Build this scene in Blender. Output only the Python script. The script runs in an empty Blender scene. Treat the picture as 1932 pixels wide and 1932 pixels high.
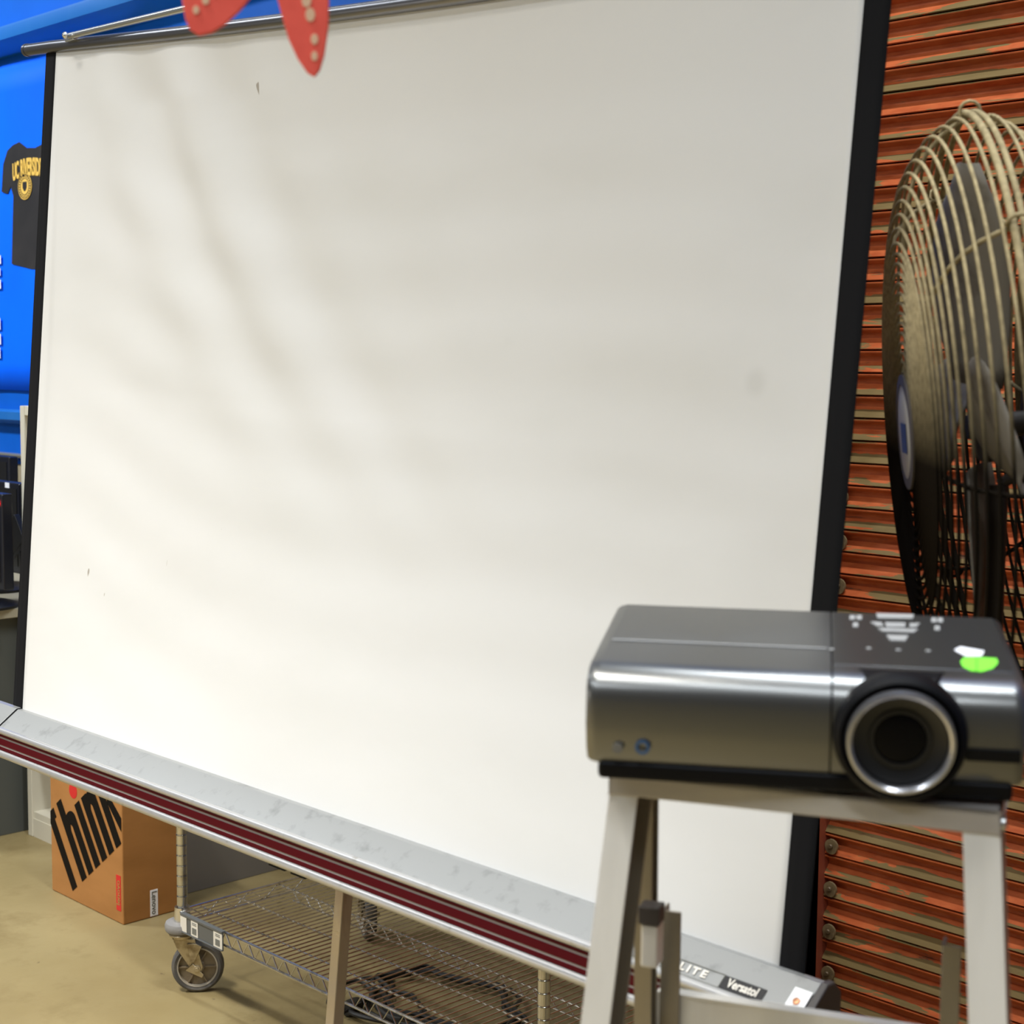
import bpy, bmesh, math, random
from math import sin, cos, pi, radians
from mathutils import Vector, Matrix
random.seed(7)
SC = bpy.context.scene
COL = SC.collection

# ------------------------------------------------------------------ camera
F = 2950.0
PITCH, ROLL, YAW = math.atan(276 / F), math.atan(298 / 33000), radians(44.5)
CP = Vector((0, 0, 1.53))
FH = Vector((-cos(YAW), sin(YAW), 0)); R0 = Vector((FH.y, -FH.x, 0)); UPV = Vector((0, 0, 1))
FW = FH * cos(PITCH) - UPV * sin(PITCH); U0 = UPV * cos(PITCH) + FH * sin(PITCH)
RV = R0 * cos(ROLL) + U0 * sin(ROLL); UV = U0 * cos(ROLL) - R0 * sin(ROLL)
cam_d = bpy.data.cameras.new('camera'); cam = bpy.data.objects.new('camera', cam_d); COL.objects.link(cam)
cam.matrix_world = Matrix(((RV.x, UV.x, -FW.x, CP.x), (RV.y, UV.y, -FW.y, CP.y), (RV.z, UV.z, -FW.z, CP.z), (0, 0, 0, 1)))
cam_d.sensor_width = 36; cam_d.sensor_fit = 'HORIZONTAL'; cam_d.lens = F / 1932 * 36
cam_d.clip_start = .05; cam_d.clip_end = 60
cam_d.dof.use_dof = True; cam_d.dof.focus_distance = 3.1; cam_d.dof.aperture_fstop = 8.5
SC.camera = cam

# ------------------------------------------------------------------ light
SC.view_settings.view_transform = 'Standard'; SC.view_settings.look = 'None'
SC.view_settings.gamma = 1; SC.view_settings.use_curve_mapping = False
SC.view_settings.exposure = 0.05
w = bpy.data.worlds.new('world'); SC.world = w; w.use_nodes = True
w.node_tree.nodes['Background'].inputs[0].default_value = (.95, .97, 1.0, 1)
w.node_tree.nodes['Background'].inputs[1].default_value = .05

def area(name, loc, target, sx, sy, power, col):
    l = bpy.data.lights.new(name, 'AREA'); l.shape = 'RECTANGLE'; l.size = sx; l.size_y = sy
    l.energy = power; l.color = col
    o = bpy.data.objects.new(name, l); COL.objects.link(o)
    o.location = loc
    o.rotation_euler = (Vector(target) - Vector(loc)).to_track_quat('-Z', 'Y').to_euler()
    return o
WARM = (1.0, .965, .90); NEUT = (.885, .945, 1.0)
# ceiling strip lights of the hall (long side along X) and an added low fill light
for lx, ly, p in ((-8.2, -1.4, 110), (-4.8, -5.2, 120), (-1.4, -5.2, 150), (-6.6, 1.7, 20), (.2, -1.8, 85), (2.8, -1.8, 110)):
    area('ceiling_strip_light', (lx, ly, 6.3), (lx, ly, 0), 2.4, .3, p, NEUT)
area('ceiling_strip_light', (-.7, 1.75, 5.2), (-.7, 1.75, 0), 2.4, .3, 165, NEUT)
# added reflector lamp over the floor in front of the screen, narrowed so its cone reaches the foot of the screen more than its top
hb = area('screen_foot_fill', (-2.9, -1.0, 6.3), (-2.9, -.6, 0), 2.4, .5, 150, WARM); hb.data.spread = radians(64)
bs_ = area('banner_fill_light', (-7.4, -.6, 5.4), (-5.9, 2.9, 1.9), 1.2, .3, 62, NEUT); bs_.data.spread = radians(75)  # unseen lamp added to brighten the banner
area('low_fill_light', (-7.2, -6.8, 1.3), (-2.2, 1.4, .6), 3.6, 2.6, 100, WARM)  # unseen fill light aimed low at the screen, not an opening

# ------------------------------------------------------------------ helpers
def ray(x, y): return FW + RV * ((x - 966) / F) - UV * ((y - 966) / F)
def on_plane(x, y, p, n):
    d = ray(x, y); return CP + d * ((Vector(p) - CP).dot(n) / d.dot(n))

class MB:
    def __init__(s): s.v = []; s.f = []; s.mi = []; s.cur = 0
    def add(s, vs, fs, M=None):
        b = len(s.v)
        s.v += [tuple(M @ Vector(p)) if M is not None else tuple(p) for p in vs]
        s.f += [tuple(b + i for i in f) for f in fs]; s.mi += [s.cur] * len(fs)
    def box(s, a, b, M=None):
        (x0, y0, z0), (x1, y1, z1) = a, b
        x0, x1 = min(x0, x1), max(x0, x1); y0, y1 = min(y0, y1), max(y0, y1); z0, z1 = min(z0, z1), max(z0, z1)
        s.add([(x0, y0, z0), (x1, y0, z0), (x1, y1, z0), (x0, y1, z0), (x0, y0, z1), (x1, y0, z1), (x1, y1, z1), (x0, y1, z1)],
              [(0, 3, 2, 1), (4, 5, 6, 7), (0, 1, 5, 4), (1, 2, 6, 5), (2, 3, 7, 6), (3, 0, 4, 7)], M)
    def prism(s, pts, a, b, axis='Y', M=None):
        # polygon pts (2D) extruded from a to b along axis; X: pts=(y,z)  Y: pts=(x,z)  Z: pts=(x,y)
        ar = sum(pts[i][0] * pts[(i + 1) % len(pts)][1] - pts[(i + 1) % len(pts)][0] * pts[i][1] for i in range(len(pts)))
        if ar < 0: pts = pts[::-1]
        if a > b: a, b = b, a
        n = len(pts)
        mk = {'X': lambda p, t: (t, p[0], p[1]), 'Y': lambda p, t: (p[0], t, p[1]), 'Z': lambda p, t: (p[0], p[1], t)}[axis]
        vs = [mk(p, a) for p in pts] + [mk(p, b) for p in pts]
        lo, hi = tuple(range(n))[::-1], tuple(range(n, 2 * n))
        sd = [(i, (i + 1) % n, n + (i + 1) % n, n + i) for i in range(n)]
        if axis == 'Y': fs = [f[::-1] for f in [lo, hi] + sd]
        else: fs = [lo, hi] + sd
        s.add(vs, fs, M)
    def tube(s, path, r, n=8, closed=False, M=None, cap=True):
        P = [Vector(p) for p in path]; m = len(P); vs = []; fs = []
        rr = r if isinstance(r, (list, tuple)) else [r] * m
        prev = None
        for i, p in enumerate(P):
            t = (P[(i + 1) % m] - P[i - 1]) if closed else (P[min(i + 1, m - 1)] - P[max(i - 1, 0)])
            t = t.normalized()
            if prev is None:
                a = Vector((0, 0, 1)) if abs(t.z) < .9 else Vector((1, 0, 0))
                u = t.cross(a).normalized()
            else:
                u = prev - t * prev.dot(t)
                if u.length < 1e-6: u = t.orthogonal()
                u.normalize()
            prev = u; v = t.cross(u)
            vs += [tuple(p + (u * cos(2 * pi * k / n) + v * sin(2 * pi * k / n)) * rr[i]) for k in range(n)]
        for i in range(m if closed else m - 1):
            j = (i + 1) % m
            for k in range(n):
                l = (k + 1) % n
                fs.append((i * n + k, i * n + l, j * n + l, j * n + k))
        if not closed and cap:
            fs.append(tuple(range(n))[::-1]); fs.append(tuple((m - 1) * n + k for k in range(n)))
        s.add(vs, fs, M)
    def lathe(s, prof, n=32, M=None, close=False, caps=True):
        # prof: (r, h) about local Z; M places it
        vs = []; fs = []; m = len(prof)
        for r, h in prof: vs += [(r * cos(2 * pi * k / n), r * sin(2 * pi * k / n), h) for k in range(n)]
        for i in range(m if close else m - 1):
            j = (i + 1) % m
            for k in range(n):
                l = (k + 1) % n; fs.append((i * n + k, i * n + l, j * n + l, j * n + k))
        if not close and caps:
            if prof[0][0] > 1e-5: fs.append(tuple(range(n))[::-1])
            if prof[-1][0] > 1e-5: fs.append(tuple((m - 1) * n + k for k in range(n)))
        s.add(vs, fs, M)
    def grid(s, fn, nu, nv, M=None):
        vs = [tuple(fn(i / nu, j / nv)) for j in range(nv + 1) for i in range(nu + 1)]
        fs = [(j * (nu + 1) + i, j * (nu + 1) + i + 1, (j + 1) * (nu + 1) + i + 1, (j + 1) * (nu + 1) + i) for j in range(nv) for i in range(nu)]
        s.add(vs, fs, M)
    def build(s, name, mat, parent=None, M=None, bevel=0, seg=2, smooth=35, loc=None, fix=True):
        me = bpy.data.meshes.new(name); me.from_pydata(s.v, [], s.f)
        mats = mat if isinstance(mat, (list, tuple)) else [mat]
        for m in mats: me.materials.append(m)
        for p, k in zip(me.polygons, s.mi): p.material_index = min(k, len(mats) - 1)
        if fix:
            bm = bmesh.new(); bm.from_mesh(me); bmesh.ops.remove_doubles(bm, verts=bm.verts, dist=1e-6)
            bmesh.ops.recalc_face_normals(bm, faces=bm.faces); bm.to_mesh(me); bm.free()
        if smooth:
            for p in me.polygons: p.use_smooth = True
            me.set_sharp_from_angle(angle=radians(smooth))
        o = bpy.data.objects.new(name, me); COL.objects.link(o)
        if parent is not None: o.parent = parent
        if M is not None: o.matrix_local = M
        if loc is not None: o.location = loc
        if bevel:
            b = o.modifiers.new('bevel', 'BEVEL'); b.width = bevel; b.segments = seg; b.limit_method = 'ANGLE'; b.angle_limit = radians(40)
            b.harden_normals = True
        return o

def tag(o, label=None, cat=None, group=None, kind=None):
    if label: o['label'] = label
    if cat: o['category'] = cat
    if group: o['group'] = group
    if kind: o['kind'] = kind
    return o
def thing(name, label, cat, M=None, loc=None, group=None):
    o = bpy.data.objects.new(name, None); COL.objects.link(o); o.empty_display_size = .1
    if M is not None: o.matrix_world = M
    if loc is not None: o.location = loc
    return tag(o, label, cat, group)
def copy_tree(o, parent=None):
    c = o.copy(); COL.objects.link(c)
    if parent is not None: c.parent = parent
    for ch in [k for k in bpy.data.objects if k.parent == o]: copy_tree(ch, c)
    return c
def frame(o, x, y, z):   # matrix from origin and axes
    return Matrix(((x[0], y[0], z[0], o[0]), (x[1], y[1], z[1], o[1]), (x[2], y[2], z[2], o[2]), (0, 0, 0, 1)))
def T(x, y, z): return Matrix.Translation((x, y, z))
def Rz(a): return Matrix.Rotation(a, 4, 'Z')
def Rx(a): return Matrix.Rotation(a, 4, 'X')
def Ry(a): return Matrix.Rotation(a, 4, 'Y')

def text_mb(txt, size, depth=.0006, sx=1.0, bold=0.0, shear=0.0, bend=0.0, align='CENTER', space=1.0):
    cu = bpy.data.curves.new('txt', 'FONT'); cu.body = txt; cu.size = size; cu.extrude = depth / 2; cu.offset = bold
    cu.align_x = align; cu.align_y = 'CENTER'; cu.shear = shear; cu.space_character = space; cu.resolution_u = 4
    o = bpy.data.objects.new('txt', cu); COL.objects.link(o)
    dg = bpy.context.evaluated_depsgraph_get(); dg.update()
    me = bpy.data.meshes.new_from_object(o.evaluated_get(dg))
    mb = MB()
    vs = [(v.co.x * sx, v.co.y + bend * (v.co.x * sx) ** 2, v.co.z) for v in me.vertices]
    mb.add(vs, [tuple(p.vertices) for p in me.polygons])
    bpy.data.objects.remove(o); bpy.data.curves.remove(cu); bpy.data.meshes.remove(me)
    return mb

# ------------------------------------------------------------------ materials
def mat(name, col, rough=.5, metal=0.0, **k):
    m = bpy.data.materials.new(name); m.use_nodes = True; nt = m.node_tree; N = nt.nodes; L = nt.links
    b = N['Principled BSDF']
    b.inputs['Base Color'].default_value = (*col, 1); b.inputs['Roughness'].default_value = rough; b.inputs['Metallic'].default_value = metal
    if 'spec' in k: b.inputs['Specular IOR Level'].default_value = k['spec']
    if 'coat' in k: b.inputs['Coat Weight'].default_value = k['coat']; b.inputs['Coat Roughness'].default_value = .1
    if 'emit' in k: b.inputs['Emission Color'].default_value = (*k['emit'], 1); b.inputs['Emission Strength'].default_value = k.get('es', 1)
    if 'aniso' in k: b.inputs['Anisotropic'].default_value = k['aniso']
    if 'trans' in k: b.inputs['Transmission Weight'].default_value = k['trans']
    tc = N.new('ShaderNodeTexCoord')
    def noise(scale, detail=4, stretch=None, rough_=.55, dist=0):
        mp = N.new('ShaderNodeMapping'); L.new(tc.outputs['Object'], mp.inputs[0])
        if stretch: mp.inputs['Scale'].default_value = stretch
        n = N.new('ShaderNodeTexNoise'); n.inputs['Scale'].default_value = scale; n.inputs['Detail'].default_value = detail
        n.inputs['Roughness'].default_value = rough_; n.inputs['Distortion'].default_value = dist
        L.new(mp.outputs[0], n.inputs[0]); return n
    def ramp(src, a, b_, ca=(0, 0, 0), cb=(1, 1, 1)):
        r = N.new('ShaderNodeValToRGB'); r.color_ramp.elements[0].position = a; r.color_ramp.elements[1].position = b_
        r.color_ramp.elements[0].color = (*ca, 1); r.color_ramp.elements[1].color = (*cb, 1); L.new(src, r.inputs[0]); return r
    def mix(fac, a, b_, mode='MIX'):
        x = N.new('ShaderNodeMix'); x.data_type = 'RGBA'; x.blend_type = mode
        for i, v in ((0, fac), (6, a), (7, b_)):
            if isinstance(v, (int, float)): x.inputs[i].default_value = v
            elif isinstance(v, tuple): x.inputs[i].default_value = (*v, 1)
            else: L.new(v, x.inputs[i])
        return x.outputs[2]
    def bump(src, strength=.3, dist=.002):
        bp = N.new('ShaderNodeBump'); bp.inputs['Strength'].default_value = strength; bp.inputs['Distance'].default_value = dist
        L.new(src, bp.inputs['Height']); L.new(bp.outputs[0], b.inputs['Normal'])
    m['_'] = 0
    if 'var' in k:   # (second colour, noise scale, stretch, lo, hi)
        c2, sc, st, lo, hi = k['var']
        n = noise(sc, 5, st); r = ramp(n.outputs[0], lo, hi)
        L.new(mix(r.outputs[0], col, c2), b.inputs['Base Color'])
    if 'rvar' in k:
        lo, hi, sc, st = k['rvar']; n = noise(sc, 4, st)
        r = ramp(n.outputs[0], .3, .7, (lo,) * 3, (hi,) * 3); L.new(r.outputs[0], b.inputs['Roughness'])
    if 'bump' in k:
        sc, st, strength, dist = k['bump']; n = noise(sc, 4, st); bump(n.outputs[0], strength, dist)
    if 'fn' in k: k['fn'](N, L, b, noise, ramp, mix, bump, tc)
    return m

def floor_fn(N, L, b, noise, ramp, mix, bump, tc):
    a = noise(1.1, 6, None, .6); c = noise(5, 6, None, .65); s = noise(26, 3)
    base = mix(ramp(a.outputs[0], .38, .66).outputs[0], (.255, .195, .088), (.31, .245, .118))
    base = mix(ramp(c.outputs[0], .52, .72).outputs[0], base, (.21, .157, .066))
    base = mix(ramp(s.outputs[0], .70, .76).outputs[0], base, (.12, .088, .05))
    L.new(base, b.inputs['Base Color'])
    r = ramp(c.outputs[0], .3, .7, (.32,) * 3, (.6,) * 3); L.new(r.outputs[0], b.inputs['Roughness'])
    bump(c.outputs[0], .12, .003)
M_floor = mat('concrete_floor', (.45, .33, .2), .5, fn=floor_fn, spec=.35)
SLAT = .0492; SLAT_Z = 1.3737 - 28 * .0492
def door_fn(N, L, b, noise, ramp, mix, bump, tc):
    n1 = noise(3.2, 5, (1, 1, 9), .6, .6); n2 = noise(22, 5, (1, 1, 4)); n3 = noise(7, 6, (1, 1, 10), .7, .3)
    base = mix(ramp(n2.outputs[0], .35, .7).outputs[0], (.38, .075, .020), (.50, .12, .036))
    # paint rubbed off the lower, proud half of every slat
    sp = N.new('ShaderNodeSeparateXYZ'); L.new(tc.outputs['Object'], sp.inputs[0])
    m1 = N.new('ShaderNodeMath'); m1.operation = 'SUBTRACT'; m1.inputs[1].default_value = SLAT_Z; L.new(sp.outputs[2], m1.inputs[0])
    m2 = N.new('ShaderNodeMath'); m2.operation = 'DIVIDE'; m2.inputs[1].default_value = SLAT; L.new(m1.outputs[0], m2.inputs[0])
    m3 = N.new('ShaderNodeMath'); m3.operation = 'FRACT'; L.new(m2.outputs[0], m3.inputs[0])
    cr = N.new('ShaderNodeValToRGB'); L.new(m3.outputs[0], cr.inputs[0]); e = cr.color_ramp.elements
    e[0].position = 0; e[0].color = (.5, .5, .5, 1); e[1].position = 1; e[1].color = (.32, .32, .32, 1)
    for p, v in ((.08, .55), (.28, .525), (.45, .36), (.50, .16), (.85, .16), (.93, .42)):
        q = cr.color_ramp.elements.new(p); q.color = (v, v, v, 1)
    ad = N.new('ShaderNodeMath'); ad.operation = 'ADD'; L.new(cr.outputs[0], ad.inputs[0]); L.new(n1.outputs[0], ad.inputs[1])
    wear = ramp(ad.outputs[0], .985, 1.01)
    ol = mix(n3.outputs[0], (.11, .07, .022), (.24, .165, .065))
    base = mix(wear.outputs[0], base, ol)
    dk = ramp(n3.outputs[0], .62, .70); base = mix(dk.outputs[0], base, (.12, .055, .03))
    L.new(base, b.inputs['Base Color']); bump(n3.outputs[0], .25, .002)
M_door = mat('rusty_orange_slats', (.45, .14, .07), .55, fn=door_fn, spec=.18)
M_jamb = mat('red_painted_steel', (.26, .055, .025), .45, var=((.20, .05, .03), 9, (1, 1, .4), .5, .75))
M_lock = mat('worn_olive_metal', (.25, .18, .09), .5, .3, var=((.11, .07, .035), 30, None, .45, .65))
M_blue = mat('blue_wall_paint', (.0, .11, .55), .5, spec=.2, var=((.0, .09, .46), 2, None, .4, .7))
M_bluelow = mat('blue_steel_paint', (.005, .13, .46), .38, var=((.02, .16, .48), 3, None, .4, .7))
M_banner = mat('banner_blue_vinyl', (.0, .135, .97), .5, spec=.15, var=((.0, .11, .88), 1.5, None, .4, .7))
M_tan = mat('tan_wall_paint', (.36, .29, .18), .6)
M_wallgray = mat('warehouse_wall_grey', (.20, .19, .175), .8, var=((.15, .145, .135), 1, None, .4, .7))
M_shirt = mat('printed_black', (.018, .017, .018), .7, spec=.15, var=((.032, .029, .029), 4, None, .4, .7))
M_gold = mat('printed_gold', (.75, .47, .09), .5)
M_whitep = mat('printed_white', (.8, .82, .85), .5)

def screen_fn(N, L, b, noise, ramp, mix, bump, tc):
    n = noise(2.2, 4, (1, 1, 2.5)); s = noise(34, 2, (1, 1, .35))
    base = mix(ramp(n.outputs[0], .45, .75).outputs[0], (.665, .665, .655), (.635, .635, .62))
    base = mix(ramp(s.outputs[0], .785, .80).outputs[0], base, (.35, .32, .28))
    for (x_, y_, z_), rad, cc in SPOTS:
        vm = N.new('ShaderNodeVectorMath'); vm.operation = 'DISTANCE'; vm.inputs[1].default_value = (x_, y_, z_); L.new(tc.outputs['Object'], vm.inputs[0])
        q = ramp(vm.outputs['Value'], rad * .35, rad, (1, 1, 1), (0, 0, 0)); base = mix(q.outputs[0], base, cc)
    L.new(base, b.inputs['Base Color'])
SPOTS = []
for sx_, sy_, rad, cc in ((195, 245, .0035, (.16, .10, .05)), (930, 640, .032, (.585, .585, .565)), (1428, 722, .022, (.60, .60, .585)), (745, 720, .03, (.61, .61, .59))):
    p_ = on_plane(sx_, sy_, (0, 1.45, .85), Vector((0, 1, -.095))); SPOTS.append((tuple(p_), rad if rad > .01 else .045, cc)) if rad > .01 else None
M_screen = mat('matte_white_screen', (.86, .85, .83), .75, fn=screen_fn, spec=.2)
M_black = mat('black_border_fabric', (.007, .007, .008), .8, spec=.12)
M_case = mat('silver_painted_case', (.27, .275, .27), .36, .3, var=((.20, .205, .20), 38, (1, 1, 1), .56, .72), bump=(300, None, .12, .0004), coat=.15)
M_caseb = mat('silver_bead', (.46, .46, .46), .36, .6, var=((.35, .34, .32), 50, None, .6, .75))
M_red = mat('maroon_stripe', (.070, .0006, .005), .6, var=((.12, .05, .025), 6, (1, 1, 1), .68, .74), spec=.1)
M_strip = mat('grey_stripe_gap', (.27, .24, .235), .5, spec=.25)
M_endcap = mat('dark_plastic_cap', (.05, .042, .038), .5)
M_endlab = mat('white_end_sticker', (.9, .9, .92), .3)
M_copper = mat('copper_screw', (.45, .22, .12), .35, .8)
M_tube = mat('dark_zinc_tube', (.22, .22, .235), .30, .9)
M_rod = mat('bright_rod', (.62, .63, .62), .25, .85)
M_steel = mat('worn_square_steel', (.42, .37, .31), .35, .85, var=((.16, .09, .055), 9, (1, 1, .3), .5, .7), rvar=(.25, .5, 20, None))
M_chrome = mat('chrome_wire', (.72, .70, .66), .24, 1.0, var=((.45, .42, .36), 60, None, .5, .7))
M_post = mat('chrome_post', (.54, .53, .50), .2, 1.0, var=((.42, .38, .32), 30, None, .55, .75))
M_zinc = mat('dusty_zinc_fork', (.50, .42, .28), .35, .75, var=((.24, .18, .10), 28, None, .45, .65))
M_rubber = mat('grey_rubber_tyre', (.085, .08, .075), .6, var=((.14, .125, .105), 30, None, .5, .7))
M_hub = mat('tan_wheel_hub', (.24, .19, .125), .55, .1, var=((.13, .095, .06), 22, None, .45, .7))
M_rim = mat('pale_wheel_rim', (.42, .38, .31), .5)
M_bump = mat('grey_donut_bumper', (.22, .21, .20), .6)
M_lholder = mat('dark_label_holder', (.10, .105, .105), .3)
M_lcard = mat('label_card_white', (.70, .66, .58), .5)
M_ink = mat('label_ink', (.16, .16, .14), .6)
M_kraft = mat('kraft_cardboard', (.41, .18, .045), .75, var=((.35, .15, .034), 5, (1, 1, 3), .4, .7), bump=(120, (1, 1, 6), .1, .0008))
M_think = mat('printed_black_letters', (.008, .006, .004), .8, spec=.1)
M_dot = mat('printed_red_dot', (.62, .015, .015), .5)
M_bookc = mat('cream_bookcase', (.66, .62, .50), .45)
M_booki = mat('shaded_side_panel', (.20, .185, .17), .5)  # side of the cream bookcase, its shade put into a darker colour
M_desk = mat('charcoal_desk_panel', (.085, .09, .08), .5)
M_desktop = mat('beige_desk_top', (.42, .38, .28), .4)
M_blk = mat('black_plastic', (.007, .007, .008), .35)
M_blks = mat('dark_navy_plastic', (.006, .007, .013), .3)
M_led = mat('red_led', (.6, .0, .0), .3, emit=(1, .02, .02), es=3.0)
M_cable = mat('black_rubber_cable', (.02, .019, .017), .5)
M_alu = mat('brushed_aluminium_rail', (.84, .82, .77), .40, .3, var=((.60, .58, .53), 8, (1, 1, .12), .45, .7), rvar=(.3, .5, 14, (1, 1, .1)))
M_cap = mat('grey_cap_aluminium', (.42, .39, .36), .42, .4, var=((.56, .53, .47), 7, (.6, 1, 3), .45, .7))
M_alud = mat('shade_dark_aluminium', (.30, .27, .22), .4, .7, var=((.18, .155, .12), 8, (1, 1, .2), .45, .7))  # darker copy of the rail metal, inner shade put into the colour
M_star = mat('coral_red_paper', (.90, .11, .075), .7, var=((.82, .09, .06), 40, None, .4, .7))
M_stard = mat('cream_dot_paper', (.80, .52, .34), .7)
M_string = mat('string', (.7, .68, .6), .8)
# projector
M_psil = mat('gunmetal_silver_shell', (.18, .182, .178), .31, .9, bump=(500, None, .05, .0002), aniso=.3)
M_ptop = mat('dark_grey_shell', (.10, .10, .096), .32, .8)
M_pblk = mat('projector_black_base', (.004, .004, .005), .45, spec=.15)
M_ring = mat('lens_ring_silver', (.50, .50, .53), .22, .9)
M_glass = mat('lens_glass_dark', (.002, .002, .003), .12, 0, spec=.12)
M_icon = mat('button_icon_grey', (.33, .33, .32), .5)
M_sens = mat('sensor_grey', (.16, .155, .14), .4)
M_bluering = mat('blue_ring_print', (.03, .09, .20), .5)
M_green = mat('green_sticker', (.22, .90, .05), .5)
M_wsticker = mat('white_sticker', (.9, .9, .93), .5)
# fan
def dust_fn(N, L, b, noise, ramp, mix, bump, tc):
    n = noise(90, 4)
    g = N.new('ShaderNodeSeparateXYZ'); L.new(tc.outputs['Object'], g.inputs[0])
    mr = N.new('ShaderNodeMapRange'); mr.inputs[1].default_value = -.03; mr.inputs[2].default_value = .13; L.new(g.outputs[2], mr.inputs[0])
    r = ramp(n.outputs[0], .25, .62, (.55,) * 3, (1,) * 3)
    mm = N.new('ShaderNodeMath'); mm.operation = 'MULTIPLY'; L.new(mr.outputs[0], mm.inputs[0]); L.new(r.outputs[0], mm.inputs[1])
    L.new(mix(mm.outputs[0], (.014, .011, .008), (.42, .34, .19)), b.inputs['Base Color'])
    r2 = N.new('ShaderNodeMapRange'); r2.inputs[3].default_value = .3; r2.inputs[4].default_value = .6; L.new(mm.outputs[0], r2.inputs[0]); L.new(r2.outputs[0], b.inputs['Roughness'])
    bump(n.outputs[0], .3, .0006)
M_guard = mat('dusty_wire_guard', (.3, .25, .15), .8, fn=dust_fn, spec=0)
M_blade = mat('dull_grey_blade', (.20, .18, .145), .6, spec=.1, var=((.08, .065, .045), 14, None, .5, .7))
M_dirt = mat('dirty_motor', (.03, .022, .016), .6, var=((.16, .12, .06), 40, None, .58, .66))
M_fpole = mat('dark_fan_pole', (.035, .025, .018), .5, .3)
M_badge = mat('grey_fan_badge', (.58, .55, .48), .6, spec=.1)
M_badget = mat('badge_blue_print', (.03, .05, .14), .5)
M_badger = mat('badge_dark_rim', (.10, .085, .07), .6, spec=.2)

# ------------------------------------------------------------------ room
WY = 2.9
def struct(mb, name, m, **k): return tag(mb.build(name, m, **k), kind='structure')
mb = MB(); mb.box((-11, -10, -.1), (4, 3.3, 0)); struct(mb, 'floor', M_floor)
mb = MB(); mb.box((-11, -10, 7.0), (4, 3.3, 7.1)); struct(mb, 'ceiling', M_wallgray)
mb = MB(); mb.box((-11.1, -10, 0), (-11, 3.3, 7.0)); struct(mb, 'wall_left', M_wallgray)
mb = MB(); mb.box((4, -10, 0), (4.1, 3.3, 7.0)); struct(mb, 'wall_right', M_wallgray)
mb = MB(); mb.box((-9, -7.1, 0), (4, -10, 7.0)); struct(mb, 'wall_front', M_wallgray)
mb = MB(); mb.box((-11, WY, 1.13), (-2.06, WY + .2, 7.0)); mb.box((1.6, WY, 0), (4, WY + .2, 7.0)); mb.box((-2.06, WY, 3.9), (1.6, WY + .2, 7.0))
wb = struct(mb, 'wall_back', M_blue)
mb = MB(); mb.box((-11, WY + .003, 0), (-2.06, WY + .2, 1.13)); struct(mb, 'wall_back_lower', M_tan)
# girts on the blue wall
def girt(z, h, d, name):
    mb = MB()
    p = [(WY, z - h / 2), (WY - d * .35, z - h / 2), (WY - d, z - h * .18), (WY - d * 1.04, z + .02), (WY - d, z + h * .30), (WY - d * .3, z + h / 2), (WY, z + h / 2)]
    mb.prism(p, -11, -2.2, 'X'); return struct(mb, name, M_bluelow, smooth=50)
girt(2.735, .10, .10, 'trim_1')
girt(1.315, .055, .05, 'trim_2')
mb = MB(); mb.tube([(-11, WY - .02, 1.165), (-2.2, WY - .02, 1.165)], .009, 8); struct(mb, 'trim_3', M_rod)

# roller door
prof = []
z = SLAT_Z
k0 = 0
while z < 3.9:
    for t, o in ((0.0, .0), (.025, .001), (.03, .0120), (.06, .0128), (.14, .0112), (.28, .0078), (.42, .0040), (.50, .0022), (.62, .0016), (.74, .0030), (.80, .0060), (.845, .0100), (.88, .0122), (.93, .0126), (.965, .0105), (.98, .0010)):
        prof.append((WY + .045 - o * 1.7, z + t * SLAT))
    z += SLAT
# drop slats below the floor
prof = [p for p in prof if p[1] > .004]
mb = MB(); m = len(prof)
XL, XR = -1.965, 1.5
nx = 2
vs = [(x, y, zz) for x in (XL, XR) for (y, zz) in prof]
mb.add(vs, [(i, i + 1, m + i + 1, m + i) for i in range(m - 1)])
door = struct(mb, 'door_1', M_door, fix=False, smooth=28)
mb = MB()
mb.box((-2.06, WY - .035, 0), (-1.957, WY + .0, 3.9)); mb.box((-1.966, WY - .035, 0), (-1.957, WY + .06, 3.9)); mb.box((-2.06, WY, 0), (-2.05, WY + .1, 3.9))
mb.build('door_guide', M_jamb, door)
mb = MB(); mb.box((1.49, WY - .035, 0), (1.6, WY + .06, 3.9)); mb.build('door_guide', M_jamb, door)
mb = MB(); mb.box((-2.06, WY + .1, 0), (1.6, WY + .14, 3.9)); mb.build('door_backing', M_fpole, door)
mb = MB()
mb.prism([(.0165 * cos(2 * pi * k / 14), .0165 * sin(2 * pi * k / 14) - (.002 if sin(2 * pi * k / 14) < -.5 else 0)) for k in range(14)], 0, -.006, 'Y')
mb.lathe([(.0055, 0), (.0055, .004), (.004, .006), (0, .006)], 14, Matrix.Translation((0, -.005, 0)) @ Rx(pi / 2))
lk0 = None
zref = on_plane(1566, 1602, (0, 2.9, 0), Vector((0, 1, 0))).z
for i in range(-3, 14):
    zz = zref + i * SLAT * 2
    if zz < .05 or zz > 1.6: continue
    if lk0 is None:
        lk0 = mb.build('end_lock', M_lock, door, loc=(-1.938, WY + .024, zz)); lk = lk0
    else:
        lk = lk0.copy(); COL.objects.link(lk); lk.location = (-1.938, WY + .024, zz)
tag(lk0)

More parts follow.
